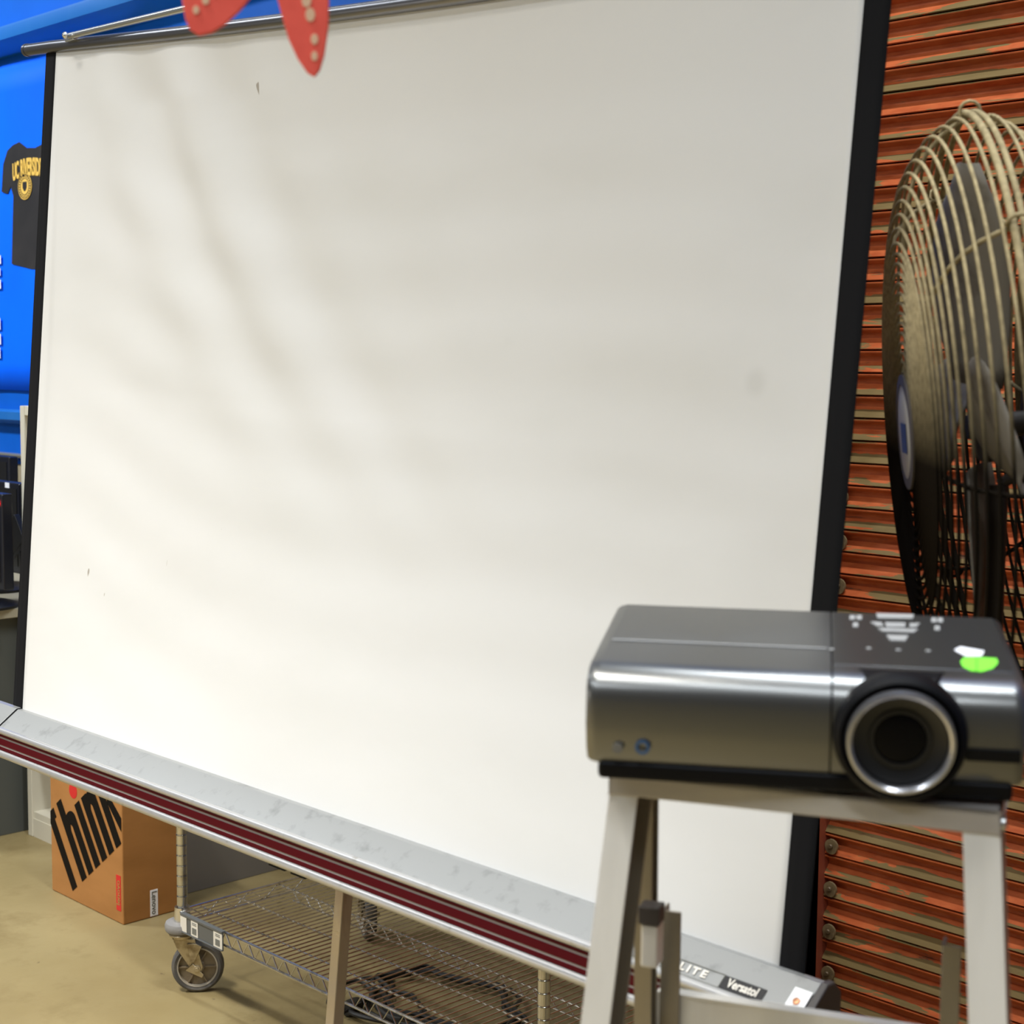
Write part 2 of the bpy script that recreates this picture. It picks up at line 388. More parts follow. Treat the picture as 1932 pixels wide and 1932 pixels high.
# banner on the blue wall
bn = thing('wall_banner', 'bright blue vinyl banner hanging on the blue wall behind the screen', 'banner', loc=(0, 0, 0))
mb = MB(); mb.grid(lambda u, v: (-7.6 + u * 2.75, WY - .012 + .003 * sin(u * 30 + v * 3), 1.418 + v * (2.655 - 1.418)), 60, 12)
o = mb.build('banner_sheet', M_banner, bn); sm = o.modifiers.new('s', 'SOLIDIFY'); sm.thickness = .002
YB = WY - .019
def WB(x, y): p = on_plane(x, y, (0, YB, 0), Vector((0, 1, 0))); return (p.x, p.z)
sh = [(24, 274), (36, 268), (50, 279), (66, 279), (84, 270), (118, 300), (122, 350), (107, 356), (102, 330), (100, 505), (60, 508), (22, 498), (25, 370), (20, 352), (14, 366), (3, 362), (6, 310), (14, 284)]
mb = MB(); mb.prism([WB(*p) for p in sh], YB, YB + .002, 'Y'); mb.build('printed_shirt', M_shirt, bn, smooth=0)
xa, za = WB(52, 317)
t = text_mb('UC RIVERSIDE', .088, .002, sx=.42, bold=.003, bend=-.9)
t.build('shirt_lettering', M_gold, bn, M=T(xa, YB - .002, za) @ Rx(pi / 2), smooth=0)
mb = MB()
xs, zs = WB(48, 352)
E = Matrix.Translation((xs, YB - .002, zs)) @ Rx(pi / 2) @ Matrix.Diagonal((.74, .68, 1, 1))
mb.lathe([(.0, 0), (.072, 0), (.072, .001), (0, .001)], 40, E)
mb.build('shirt_seal', M_gold, bn, smooth=0)
mb = MB()
for rr in (.066, .046): mb.lathe([(rr - .003, .001), (rr, .001), (rr, .002), (rr - .003, .002)], 40, E, close=True)
for k in range(24): mb.box((.050, -.002, .001), (.061, .002, .002), E @ Rz(k * pi / 12))
mb.prism([(-.022, .026), (.022, .026), (.022, -.006), (.012, -.02), (0, -.028), (-.012, -.02), (-.022, -.006)], .001, .0016, 'Z', E)
mb.build('seal_lines', M_shirt, bn, smooth=0)
mb = MB()
for (y0, y1, q) in ((482, 498, 0), (506, 520, 1), (528, 545, 0), (600, 622, 1), (630, 650, 0), (656, 676, 1)):
    (xA, zA) = WB(0, y0); (xB, zB) = WB(0, y1)
    mb.box((xA - .30, YB - .001, zB), (xA + .007 - q * .004, YB, zA))
mb.build('white_print', M_whitep, bn, smooth=0)

# ------------------------------------------------------------------ bookcase, desk, monitors
bk = thing('bookcase', 'cream bookcase with shade-toned side, standing behind the cardboard box', 'bookcase', loc=(-4.628, 2.36, 0))
BW, BD, BH, ZB = .838, .44, 1.39, 0.0
mb = MB(); mb.box((0, 0, 0), (.028, BD, BH)); mb.build('side_panel', M_bookc, bk, bevel=.002)
mb = MB(); mb.box((BW - .028, 0, 0), (BW, BD, BH)); mb.build('side_panel', M_booki, bk, bevel=.002)
mb = MB(); mb.box((.028, BD - .01, .0), (BW - .028, BD - .001, BH)); mb.build('back_panel', M_bookc, bk)
mb = MB(); mb.box((.0285, 0.001, BH - .03), (BW - .0285, BD - .011, BH)); mb.build('top_panel', M_bookc, bk, bevel=.002)
mb = MB(); mb.box((.0285, .004, 0), (BW - .0285, .02, .06)); mb.build('plinth', M_bookc, bk)
for i, zz in enumerate((.06, .39, .72, 1.05)):
    mb = MB(); mb.box((.0285, .006, zz), (BW - .0285, BD - .011, zz + .022)); mb.build('shelf', M_bookc, bk)

dk = thing('desk', 'charcoal grey office desk with beige top under the black monitors', 'desk', loc=(-5.9, 2.05, 0))
mb = MB(); mb.box((0, -.02, .715), (1.27, .80, .745)); mb.build('desk_top', M_desktop, dk, bevel=.003)
mb = MB(); mb.box((1.20, .0, 0), (1.225, .78, .715)); mb.build('side_panel', M_desk, dk, bevel=.002)
mb = MB(); mb.box((0, .0, 0), (.025, .78, .715)); mb.build('side_panel', M_desk, dk, bevel=.002)
mb = MB(); mb.box((.025, .02, .03), (1.20, .04, .715)); mb.build('front_panel', M_desk, dk)

def monitor(label, x, y, z, rot, wd, ht, tilt, led, sticker=False, lift=.10):
    t = thing('computer_monitor', label, 'monitor', M=T(x, y, z) @ Rz(rot), group=None)
    Mt = T(0, 0, lift + ht / 2) @ Rx(tilt)
    mb = MB(); mb.box((-wd / 2, -.018, -ht / 2), (wd / 2, .018, ht / 2), Mt); mb.box((-wd * .3, .018, -ht * .3), (wd * .3, .045, ht * .25), Mt)
    mb.build('housing', M_blks, t, bevel=.006)
    mb = MB(); mb.box((-wd / 2 + .02, -.0195, -ht / 2 + .025), (wd / 2 - .02, -.0185, ht / 2 - .02), Mt); mb.build('screen_panel', M_blk, t)
    mb = MB(); mb.box((-.03, .02, .01), (.03, .045, lift + ht * .4)); mb.build('neck', M_blk, t, bevel=.004)
    mb = MB(); mb.lathe([(.125, 0), (.125, .008), (.10, .016), (.03, .022), (0, .022)], 36); mb.build('base', M_blk, t)
    if led:
        mb = MB(); mb.lathe([(.012, 0), (.011, .003), (0, .004)], 16, Mt @ T(wd / 2 - .026, -.0185, ht / 2 - .03) @ Rx(pi / 2)); mb.build('power_light', M_led, t)
    if sticker:
        mb = MB(); mb.box((wd / 2 - .10, -.0192, ht / 2 - .022), (wd / 2 - .07, -.0182, ht / 2 - .002), Mt); mb.build('sticker', M_wsticker, t)
    return t
def px_at(x, y, Y): return on_plane(x, y, (0, Y, 0), Vector((0, 1, 0)))
for lab, px, py, Y, wd, ht, led, st in (
        ('tall dark navy monitor at the back of the desk against the blue wall', 26, 862, 2.70, .46, .36, False, False),
        ('black monitor with a white sticker on its top edge, middle of the three', 46, 912, 2.48, .46, .30, False, True),
        ('nearest black monitor showing a glowing red light near its corner', 14, 932, 2.26, .42, .27, True, False)):
    p = px_at(px, py, Y)
    ht2 = p.z - .745 - .075
    monitor(lab, p.x - wd / 2, Y, .7455, 0, wd, ht2, 0, led, st, lift=.075)
kb = thing('keyboard', 'black keyboard leaning upright beside the monitors', 'keyboard', M=T(*px_at(14, 1070, 2.42)) @ Ry(radians(-38)))
mb = MB(); mb.box((0, -.010, 0), (.17, .010, .10)); mb.build('tray', M_blk, kb, bevel=.004)
for i in range(7):
    mb = MB(); mb.box((.012 + i * .021, -.004, .1), (.028 + i * .021, .008, .108))
    q = mb.build('key', M_blks, kb, bevel=.002, seg=1)

# ------------------------------------------------------------------ cardboard box
bx0, bx1, by0, by1, bh = -4.087, -3.69, 2.154, 2.352, .415
cb = thing('cardboard_box', 'brown cardboard computer carton with big black Think lettering and red dot', 'box', loc=(bx0, by0, 0))
mb = MB(); mb.box((0, 0, 0), (bx1 - bx0, by1 - by0, bh)); mb.build('carton', M_kraft, cb, bevel=.004)
mb = MB(); mb.box((-.001, .092, bh), (bx1 - bx0 + .001, .106, bh + .0008)); mb.build('packing_tape', M_lock, cb)
# lettering: baseline runs up to the right, letters in tall narrow strokes, cut off at the carton edges
def bxp(x, y): p = px_at(x, y, by0); return Vector((p.x - bx0, p.z))
base0 = bxp(141.8, 1676.8); base1 = bxp(224.6, 1596)
e1 = (base1 - base0); Lb = e1.length; e1 /= Lb
stem = bxp(111.5, 1511) - bxp(160.5, 1659); e2 = stem.normalized(); H = stem.length
Wk = bx1 - bx0
pt_ = Lb / 6.45; sw = .68 * pt_; gap = .32 * pt_
def stroke(q): return [base0 + e1 * a + e2 * b for a, b in q]
letters = []
u = -sw / 2
def R_(a, b, c, d): return [(a, c), (b, c), (b, d), (a, d)]
shapes = []
# widths along the baseline direction; e1 and e2 are not perpendicular in the sheared lettering
shapes.append(R_(u, u + sw, 0, H * .99)); shapes.append([(u - .030, H * .87), (u + sw + gap * .8, H * .87), (u + sw + gap * .8, H * .99), (u - .030, H * .99)])
u += 1.45 * pt_
shapes.append(R_(u, u + sw, 0, H)); 
def arch(u0, top):
    pts = []
    for k in range(9):
        a = pi * k / 8; pts.append((u0 + sw + gap + sw / 2 - (sw + gap) / 2 * 0 - cos(a) * (sw / 2 + gap) - 0, 0))
    o = [(u0 + sw * .9, top - .062)]
    for k in range(9):
        a = pi * (1 - k / 8)
        cx = u0 + sw + gap * .5 + sw * .25; o.append((cx + cos(a) * (sw * .75 + gap * .5), top - .028 + sin(a) * .028))
    o += [(u0 + 2 * sw + gap, 0), (u0 + sw + gap, 0), (u0 + sw + gap, top - .045), (u0 + sw + gap * .5, top - .034), (u0 + sw, top - .048)]
    return o
xh = H * .80
shapes.append(arch(u, xh)); u += 2 * (sw + gap) 
shapes.append(R_(u, u + sw, 0, xh)); ui = u; u += sw + gap
shapes.append(R_(u, u + sw, 0, xh)); shapes.append(arch(u, xh)); u += 2 * (sw + gap)
shapes.append(R_(u, u + sw, 0, H))
shapes.append([(u + sw, H * .50), (u + sw + .045, H * .9), (u + sw + .08, H * .9), (u + sw + .024, H * .50), (u + sw + .058, 0), (u + sw + .026, 0)])
def clip(poly):
    for (nx_, nz_, d_) in ((1, 0, .001), (-1, 0, -(Wk - .003)), (0, -1, -(bh - .002)), (0, 1, .002)):
        out = []
        for i in range(len(poly)):
            a, b = poly[i], poly[(i + 1) % len(poly)]
            da = a[0] * nx_ + a[1] * nz_ - d_; db = b[0] * nx_ + b[1] * nz_ - d_
            if da >= 0: out.append(a)
            if (da >= 0) != (db >= 0):
                t_ = da / (da - db); out.append((a[0] + (b[0] - a[0]) * t_, a[1] + (b[1] - a[1]) * t_))
        poly = out
        if len(poly) < 3: return None
    return poly
mb = MB()
for i, s_ in enumerate(shapes):
    p = clip([(q.x, q.y) for q in stroke(s_)])
    if p: mb.prism(p, -.0004 - i * .00005, -.0010 - i * .00005, 'Y')
mb.build('think_lettering', M_think, cb, smooth=0)
dc = bxp(138, 1492)
mb = MB(); mb.lathe([(.022, 0), (.022, .0008), (0, .0008)], 28, T(dc.x, 0, dc.y) @ Rx(pi / 2)); mb.build('red_dot', M_dot, cb)
mb = MB(); mb.box((Wk - .034, -.0008, .036), (Wk - .010, 0, .135)); mb.build('red_strip', M_dot, cb)
t = text_mb('lenovo', .026, .0006, bold=.0006); t.build('strip_text', M_kraft, cb, M=T(Wk - .022, -.0012, .086) @ Rx(pi / 2) @ Rz(pi / 2), smooth=0)
mb = MB(); mb.box((Wk, .084, .004), (Wk + .0008, .108, .078)); mb.build('white_label', M_wsticker, cb)
t = text_mb('Lenovo', .022, .0006, bold=.0004); t.build('label_text', M_ink, cb, M=T(Wk + .0012, .096, .041) @ Rz(pi / 2) @ Rx(pi / 2) @ Rz(-pi / 2), smooth=0)

# ------------------------------------------------------------------ wire shelf cart
PX0, PX1, PY0, PY1 = -3.194, -1.965, 2.026, 2.60
cart = thing('wire_shelf_cart', 'chrome wire shelving cart on swivel casters behind the projection screen', 'shelf cart', loc=(0, 0, 0))
ZS = .205
pp = [(.0127, .165)]
zz = .19
while zz < 1.72:
    pp += [(.0127, zz - .0020), (.0115, zz - .0012), (.0137, zz), (.0115, zz + .0012), (.0127, zz + .0020)]; zz += .0254
pp += [(.0127, 1.73), (.008, 1.735)]
post0 = None
for x in (PX0, PX1):
    for y in (PY0, PY1):
        if post0 is None:
            mb = MB(); mb.lathe(pp, 20); post0 = mb.build('post', M_post, cart, loc=(x, y, 0), smooth=50); p_ = post0
        else:
            p_ = post0.copy(); COL.objects.link(p_); p_.location = (x, y, 0)
def shelf(z, name='wire_shelf'):
    mb = MB()
    ax0, ax1, ay0, ay1 = PX0 + .012, PX1 - .012, PY0 - .012, PY1 + .012
    dz = .032
    rw = .0032
    for y in (ay0, ay1):
        mb.tube([(PX0, y, z), (PX1, y, z)], rw, 8); mb.tube([(PX0, y, z - dz), (PX1, y, z - dz)], rw, 8)
        n = 26; pts = []
        for i in range(n * 2 + 1):
            pts.append((PX0 + .02 + (PX1 - PX0 - .04) * i / (2 * n), y, z - (dz if i % 2 else 0)))
        mb.tube(pts, .0020, 6)
    for x in (PX0, PX1):
        mb.tube([(x, PY0, z), (x, PY1, z)], rw, 8); mb.tube([(x, PY0, z - dz), (x, PY1, z - dz)], rw, 8)
        n = 6; pts = [(x, PY0 + .02 + (PY1 - PY0 - .04) * i / (2 * n), z - (dz if i % 2 else 0)) for i in range(2 * n + 1)]
        mb.tube(pts, .0020, 6)
    # lengthwise rods under the deck and a truss along the middle
    L_ = PY1 - PY0
    for f in (.09, .27, .78, .93):
        mb.tube([(ax0 - .01, PY0 + L_ * f, z - .0045), (ax1 + .01, PY0 + L_ * f, z - .0045)], .0026, 8)
    ym = PY0 + L_ * .5
    mb.tube([(ax0 - .01, ym, z - .0045), (ax1 + .01, ym, z - .0045)], .0028, 8); mb.tube([(ax0 + .05, ym, z - .030), (ax1 - .05, ym, z - .030)], .0026, 8)
    n = 22; mb.tube([(ax0 + .05 + (ax1 - ax0 - .1) * i / (2 * n), ym, z - (.03 if i % 2 else .005)) for i in range(2 * n + 1)], .0018, 6)
    n = 60
    for i in range(n):
        x = PX0 + .022 + (PX1 - PX0 - .044) * i / (n - 1)
        mb.tube([(x, ay0, z + .0012), (x, ay1, z + .0012)], .0017, 6)
    for x in (PX0, PX1):
        for y in (PY0, PY1):
            mb.lathe([(.0128, z - .042), (.021, z - .042), (.0185, z + .008), (.0128, z + .008)], 20, T(x, y, 0), close=True)
    return mb.build(name, M_chrome, cart)
s1 = shelf(ZS)
s2 = s1.copy(); COL.objects.link(s2); s2.location.z = 1.25
mb = MB(); mb.box((PX0 - .01, PY0 - .012, .905), (PX1 + .01, PY1 + .012, .912)); mb.box((PX0 - .01, PY0 - .012, .875), (PX1 + .01, PY0 - .009, .912)); mb.box((PX0 - .01, PY1 + .009, .875), (PX1 + .01, PY1 + .012, .912))
mb.build('added_shade_shelf', M_post, cart)  # unseen shelf added to shade the floor beneath
# label holder on the front edge near the left post
mb = MB(); yh = PY0 - .019
mb.box((PX0 + .028, yh - .003, ZS - .040), (PX0 + .205, yh, ZS + .002)); mb.box((PX0 + .028, yh - .006, ZS + .0), (PX0 + .205, yh + .006, ZS + .006)); mb.box((PX0 + .028, yh - .006, ZS - .042), (PX0 + .205, yh, ZS - .039))
lh = mb.build('label_holder', M_lholder, s1, bevel=.0008, seg=1)
for a, b in ((.0, .03), (.052, .085), (.160, .200)):
    mb = MB(); mb.box((PX0 + .028 + a * .88, yh - .0045, ZS - .038), (PX0 + .028 + b * .88, yh - .0032, ZS - .001)); mb.build('label_card', M_lcard, s1)
    if a > .01:
        mb = MB(); xm = PX0 + .028 + (a + b) * .44
        mb.box((xm - .009, yh - .0052, ZS - .033), (xm + .009, yh - .0046, ZS - .018)); 
        for q in range(2): mb.box((xm - .009, yh - .0052, ZS - .011 + q * .004), (xm + .009, yh - .0046, ZS - .0095 + q * .004))
        mb.build('label_print', M_ink, s1)
# caster
def caster(x, y, rot, first):
    if first is not None:
        c = first.copy(); COL.objects.link(c); c.matrix_local = T(x, y, 0) @ Rz(rot)
        for ch in [k for k in bpy.data.objects if k.parent == first]:
            d = ch.copy(); COL.objects.link(d); d.parent = c
        return c
    mb = MB()
    mb.lathe([(.0, .166), (.024, .166), (.026, .160), (.026, .153), (0, .153)], 24)
    mb.lathe([(.0, .153), (.030, .153), (.034, .147), (.030, .140), (0, .140)], 28)
    # fork legs going back and down to the axle
    ax, az = .036, .0635
    for s_ in (-1, 1):
        yy = s_ * .021
        mb.prism([(-.022, .143), (.030, .143), (.034, .125), (ax + .014, az + .004), (ax + .009, az - .012), (ax - .006, az - .014), (ax - .014, az - .002), (-.012, .115)], yy - .0016, yy + .0016, 'Y')
    mb.box((-.022, -.0226, .139), (.030, .0226, .143))
    mb.lathe([(.009, -.028), (.009, .028)], 16, T(ax, 0, az) @ Rx(pi / 2)); mb.lathe([(.006, -.031), (.006, .031)], 6, T(ax, 0, az) @ Rx(pi / 2))
    c = mb.build('caster', M_zinc, cart, M=T(x, y, 0) @ Rz(rot), bevel=.0008, seg=1)
    mb = MB()
    W = T(ax, 0, az) @ Rx(pi / 2)
    mb.lathe([(.049, -.013), (.056, -.0155), (.061, -.0125), (.0633, -.005), (.0633, .005), (.061, .0125), (.056, .0155), (.049, .013)], 48, W, close=True)
    mb.build('tyre', M_rubber, c)
    mb = MB(); mb.lathe([(.046, -.0135), (.0492, -.0142), (.0492, .0142), (.046, .0135)], 48, W, close=True); mb.build('wheel_rim', M_rim, c)
    mb = MB()
    mb.lathe([(.008, -.016), (.016, -.015), (.018, -.006), (.046, -.005), (.046, .005), (.018, .006), (.016, .015), (.008, .016)], 48, W, close=True)
    for k in range(6): mb.box((.014, -.0016, -.010), (.047, .0016, .010), W @ Rz(k * pi / 3))
    mb.build('wheel_hub', M_hub, c)
    mb = MB(); mb.lathe([(.013, .178), (.030, .178), (.040, .176), (.0425, .170), (.0425, .160), (.040, .155), (.013, .153)], 36, close=True); mb.build('bumper', M_bump, c)
    mb = MB()   # brake lever
    mb.prism([(-.006, .128), (.016, .128), (.030, .120), (.012, .082), (.004, .080)], -.0275, -.0245, 'Y', T(.018, 0, 0)); mb.prism([(.0, .062), (.018, .078), (.044, .050), (.040, .042)], -.0275, -.0255, 'Y', T(.008, 0, 0))
    mb.build('brake_plate', M_zinc, c, bevel=.001, seg=1)
    return c
c0 = caster(PX0, PY0, radians(52), None)
caster(PX1, PY0, radians(20), c0); caster(PX0, PY1, radians(-30), c0); caster(PX1, PY1, radians(75), c0)

# black extension cable coiled on the floor
def fl(x, y): p = on_plane(x, y, (0, 0, 0), UPV); return (p.x, p.y)
def loop_pts(cx, cy, rx, ry, a0, a1, z0, n=40, wob=.01):
    return [(cx + rx * cos(a0 + (a1 - a0) * i / n) + wob * sin(i * .9), cy + ry * sin(a0 + (a1 - a0) * i / n) + wob * cos(i * .7), z0 + .012 * (1 + sin(i * .35)) / 2) for i in range(n + 1)]
cable = thing('extension_cable', 'black rubber extension cable coiled on the floor under the wire cart', 'cable', loc=(0, 0, 0))
mb = MB()
cx, cy = fl(815, 1905)
pts = loop_pts(cx, cy, .21, .13, 2.6, 2.6 + 2 * pi * 3.35, .006, 150, .018)
pts = [(x + .00015 * i, y + .05 * sin(i * .021), z + .004 * (i // 44)) for i, (x, y, z) in enumerate(pts)]
mb.tube(pts, .0058, 8)
cx, cy = fl(718, 1905)
p2 = loop_pts(cx - .02, cy - .0, .14, .085, .4, 2 * pi + 1.0, .006, 60, .006)
mb.tube(p2, .0058, 8)
mb.build('cord', M_cable, cable)
px_, py_ = fl(668, 1912); qx, qy = fl(702, 1893)
d_ = Vector((qx - px_, qy - py_, 0)).normalized(); Mp = frame((px_, py_, .019), d_, Vector((-d_.y, d_.x, 0)), UPV)
mb = MB(); mb.lathe([(.014, -.030), (.018, -.026), (.018, .008), (.016, .016), (.010, .024), (.007, .045), (.0052, .05)], 12, Mp @ Ry(pi / 2))
for q in (-.006, .006): mb.box((-.046, q - .001, -.003), (-.03, q + .001, .004), Mp)
mb.box((-.026, -.019, -.011), (.006, .019, .011), Mp)
mb.tube([tuple(Mp @ Vector(v)) for v in ((.045, 0, 0), (.08, -.012, -.006), (.12, -.015, -.011), (.17, .01, -.012), (.21, .05, -.012))], .0048, 8)
mb.build('plug', M_cable, cable, bevel=.001, seg=1)

# ------------------------------------------------------------------ projection screen
scr = thing('projection_screen', 'white pull-up projection screen with black side borders on a silver case', 'projection screen', loc=(0, 0, 0))
CY, CZ = 1.385, .815
KL = .096; KR = .112
ZBm = .848
def fab(u, v):      # u 0..1 left to right over the white part (can pass outside for the border)
    xb = -2.780 + u * 1.779
    xt = -2.828 + u * 1.822
    zt = 2.1288 - .0675 * (xt + 2.828) - .010 * sin(pi * min(max(u, 0), 1))
    x = xb + (xt - xb) * v; zz = ZBm + (zt - ZBm) * v
    k = KL + (KR - KL) * u
    y = 1.410 + k * (zz - .85)
    y += (.032 * sin(pi * min(max(v, 0), 1)) + .034 * ((1 - math.exp(-(1 - min(v, 1)) / .13)) if v > 0 else 0) * min(1, max(v, 0) * 2.0)) * (sin(pi * min(max(u, 0), 1)) ** .5 if 0 < u < 1 else 0)  # belly shaped so the cloth shades darker at the top than the foot
    # soft drag folds running from the upper left down to the right
    inside = 1 if 0 < v < 1 and 0 < u < 1 else 0
    ph = u - .70 * (1 - min(v, 1)) ** 1.7
    env = inside * math.exp(-((ph - .20) / .15) ** 2) * min(1, (1 - v) / .08) * min(1, max(0, v - .30) / .50) ** 1.2 * min(1, u / .10) if inside else 0
    y += .0105 * env * cos(2 * pi * (ph - .165) / .145)
    env2 = (sin(pi * min(max(v, 0), 1)) * min(1, u / .12) * min(1, (1 - u) / .12) if inside else 0)
    y += .0012 * env2 * sin(2 * pi * (v * 9 + u * 2.2 + .6 * sin(u * 5))) * (1 - .5 * u)
    y += .006 * env2 * sin(2 * pi * (u * 1.4 + v * .5)) 
    y += .0035 * env2 * sin(2 * pi * (u * 3.1 - (1 - v) * .9) + 1.0) * math.exp(-((u - .55) / .25) ** 2)
    return (x, y, zz)
mb = MB(); mb.grid(fab, 150, 120); o = mb.build('screen_fabric', M_screen, scr, smooth=80); sm = o.modifiers.new('s', 'SOLIDIFY'); sm.thickness = .0006; sm.offset = 1
ub = .0215
for a, b in ((-ub, 0.0), (1.0, 1.0 + ub * .90)):
    mb = MB(); mb.grid(lambda u, v, a=a, b=b: fab(a + (b - a) * u, v), 3, 120); o = mb.build('black_border', M_black, scr, smooth=80)
    sm = o.modifiers.new('s', 'SOLIDIFY'); sm.thickness = .0006; sm.offset = 1
# case: profile in (y, z) about (CY, CZ)
X0, X1 = -2.895, -.938
def cs(p): return [(CY + a, CZ + b) for a, b in p]
mb = MB()
mb.prism(cs([(.038, .034), (.028, .046), (.018, .046), (-.020, .018), (-.026, .013), (-.026, -.030), (-.012, -.038), (.028, -.038), (.038, -.026)]), X0, X1, 'X')
case = mb.build('case', M_case, scr, bevel=.002)
mb = MB(); mb.tube([(X0, CY - .0265, CZ + .0145), (X1, CY - .0265, CZ + .0145)], .0065, 12); mb.build('upper_bead', M_caseb, case)
mb = MB(); mb.tube([(X0, CY - .0250, CZ - .0305), (X1, CY - .0250, CZ - .0305)], .0078, 12); mb.build('lower_bead', M_caseb, case)
yf = CY - .0262
mb = MB(); mb.box((X0, yf - .0006, CZ - .024), (X1 - .18, yf + .001, CZ + .009)); mb.build('stripe_panel', M_strip, case)
for a, b in ((.0035, .0085), (-.0125, -.0005), (-.0225, -.0165)):
    mb = MB(); mb.box((X0, yf - .0016, CZ + a), (X1 - .18, yf - .0006, CZ + b)); mb.build('stripe', M_red, case)
# left end black joint line and end sleeve
mb = MB(); e0 = .001
xj = px_at(8, 1340, CY - .01).x
ex = lambda d: cs([(.038 + d, .034), (.028, .046 + d), (.018 - d, .046 + d), (-.020 - d, .018 + d), (-.034 - d, .013), (-.034 - d, -.036), (-.012, -.0385 - d), (.028, -.0385 - d), (.038 + d, -.026)])
mb.prism(ex(.001), xj - .0035, xj, 'X'); mb.build('joint_ring', M_black, case)
mb = MB(); mb.prism(ex(.0015), X0 - .07, xj - .0035, 'X'); mb.build('end_sleeve', M_case, case, bevel=.002)
mb = MB(); mb.prism(ex(.003), X1, X1 + .011, 'X'); mb.build('end_cap', M_endcap, case, bevel=.003)
# slanted face frame for the plates
A = Vector((0, CY + .018, CZ + .046)); B = Vector((0, CY - .020, CZ + .018))
dn = (B - A).normalized(); nrm = Vector((0, dn.z, -dn.y)); nrm = nrm if nrm.z > 0 else -nrm
def on_face(x, y):
    p = on_plane(x, y, (A + B) / 2, nrm); return p
def face_M(p, off=.0012):  # text frame: local x along world X, local y up the slanted face
    q = p + nrm * off; return frame(q, (1, 0, 0), -dn, nrm)
pv = on_face(1402, 1866)
mb = MB(); mb.box((-.029, -.0085, 0), (.029, .0085, .0010)); mb.build('model_plate', M_blk, case, M=face_M(pv, .0002), bevel=.001, seg=1)
t = text_mb('Versatol', .0155, .0005, sx=.80, bold=.0004); t.build('model_text', M_lcard, case, M=face_M(pv, .0016), smooth=0)
pl = on_face(1300, 1820)
pl2 = Vector((pv.x - .090, pv.y, pv.z))
mb = MB()
for s_ in (-1, 1): mb.box((-.075, s_ * .0088 - .0005, 0), (.060, s_ * .0088 + .0005, .0007))
mb.box((.0595, -.0093, 0), (.0605, .0093, .0007)); mb.box((-.0755, -.0093, 0), (-.0745, .0093, .0007))
mb.build('maker_plate', M_ink, case, M=face_M(pl2, .0003))
t = text_mb('DA-LITE', .0135, .0006, sx=1.25, bold=.0004, space=1.35); t.build('maker_text', M_lcard, case, M=face_M(pl2, .0012), smooth=0)
pe = Vector((X1 - .009, pv.y, pv.z))
mb = MB(); mb.box((-.016, -.0225, 0), (.007, .0225, .0012)); mb.build('end_sticker', M_endlab, case, M=face_M(pe, .0014))
mb = MB(); mb.lathe([(.0045, 0), (.004, .002), (0, .0026)], 14); mb.build('end_screw', M_copper, case, M=face_M(pe + Vector((-.005, 0, 0)) - dn * .006, .0026))
# carrying bracket under the case
mb = MB()
for xa_, xb_ in ((-1.90, -1.86), (-1.845, -1.81)): mb.box((xa_, CY - .0275, CZ - .041), (xb_, CY - .020, CZ - .0355))
mb.build('handle_slot', M_black, case)
mb = MB(); mb.box((-1.945, CY - .018, CZ - .044), (-1.81, CY + .02, CZ - .038)); mb.build('bracket', M_caseb, case, bevel=.002)

# top bar with the hanger rod
def lean(x, y, off=0): return on_plane(x, y, (0, 1.410 + off - .0, .85), Vector((0, 1, -.095)))
ta, tb = fab(-.068, 1), fab(1.06, 1)
tp = [Vector(fab(-.0600 + 1.120 * i / 20, 1)) + Vector((0, 0, .008)) for i in range(21)]
mb = MB(); mb.tube([tuple(p) for p in tp], .0118, 18); tbr = mb.build('top_bar', M_tube, scr)
mb = MB(); dx = (tp[0] - tp[1]).normalized(); mb.tube([tuple(tp[0]), tuple(tp[0] + dx * .008)], .0128, 18); mb.build('bar_cap', M_tube, tbr)
h0 = lean(132, 68, -.016); h1 = lean(360, 14, -.016); h2 = lean(720, -75, -.016)
mb = MB(); mb.tube([tuple(h0), tuple(h1), tuple(h2)], .0062, 12); mb.build('hanger_rod', M_rod, scr)
mb = MB(); mb.lathe([(.0075, 0), (.0075, .004), (.004, .007), (0, .008)], 6, T(*(h0 + Vector((.004, -.010, -.001)))) @ Rx(pi / 2)); mb.box((-.016, -.003, -.009), (.016, .010, .006), T(*h0)); mb.build('hanger_bolt', M_rod, scr, bevel=.002)
# mast (square tube, leaning with the cloth)
mx = px_at(638, 1700, 1.49).x
KM = .095
mast_y = lambda z: CY + .128 + KM * (z - CZ)
sq = .0105
mb = MB()
zl, zh = .06, 2.30
vs = []
for z_ in (zl, zh):
    vs += [(mx - sq, mast_y(z_) - sq, z_), (mx + sq, mast_y(z_) - sq, z_), (mx + sq, mast_y(z_) + sq, z_), (mx - sq, mast_y(z_) + sq, z_)]
mb.add(vs, [(0, 3, 2, 1), (4, 5, 6, 7), (0, 1, 5, 4), (1, 2, 6, 5), (2, 3, 7, 6), (3, 0, 4, 7)])
mb.build('mast', M_steel, scr, bevel=.002)
mb = MB(); mb.box((mx - .016, mast_y(2.25) - .03, 2.16), (mx + .016, mast_y(2.25) + .016, 2.20)); mb.build('mast_hook', M_rod, scr, bevel=.003)
hz = .38
for k in range(3):
    a = radians(90 + 120 * k + 30)
    f0 = Vector((mx + .02 * cos(a), mast_y(hz) + .02 * sin(a), hz)); f1 = Vector((mx + .42 * cos(a), mast_y(0) + .42 * sin(a), .012))
    mb = MB(); mb.tube([tuple(f0), tuple(f1)], .009, 10); lg = mb.build('leg', M_steel, scr)
    mb = MB(); mb.lathe([(.014, 0), (.015, .01), (.010, .03), (0, .032)], 14, T(f1.x, f1.y, 0)); mb.build('rubber_foot', M_blk, lg)
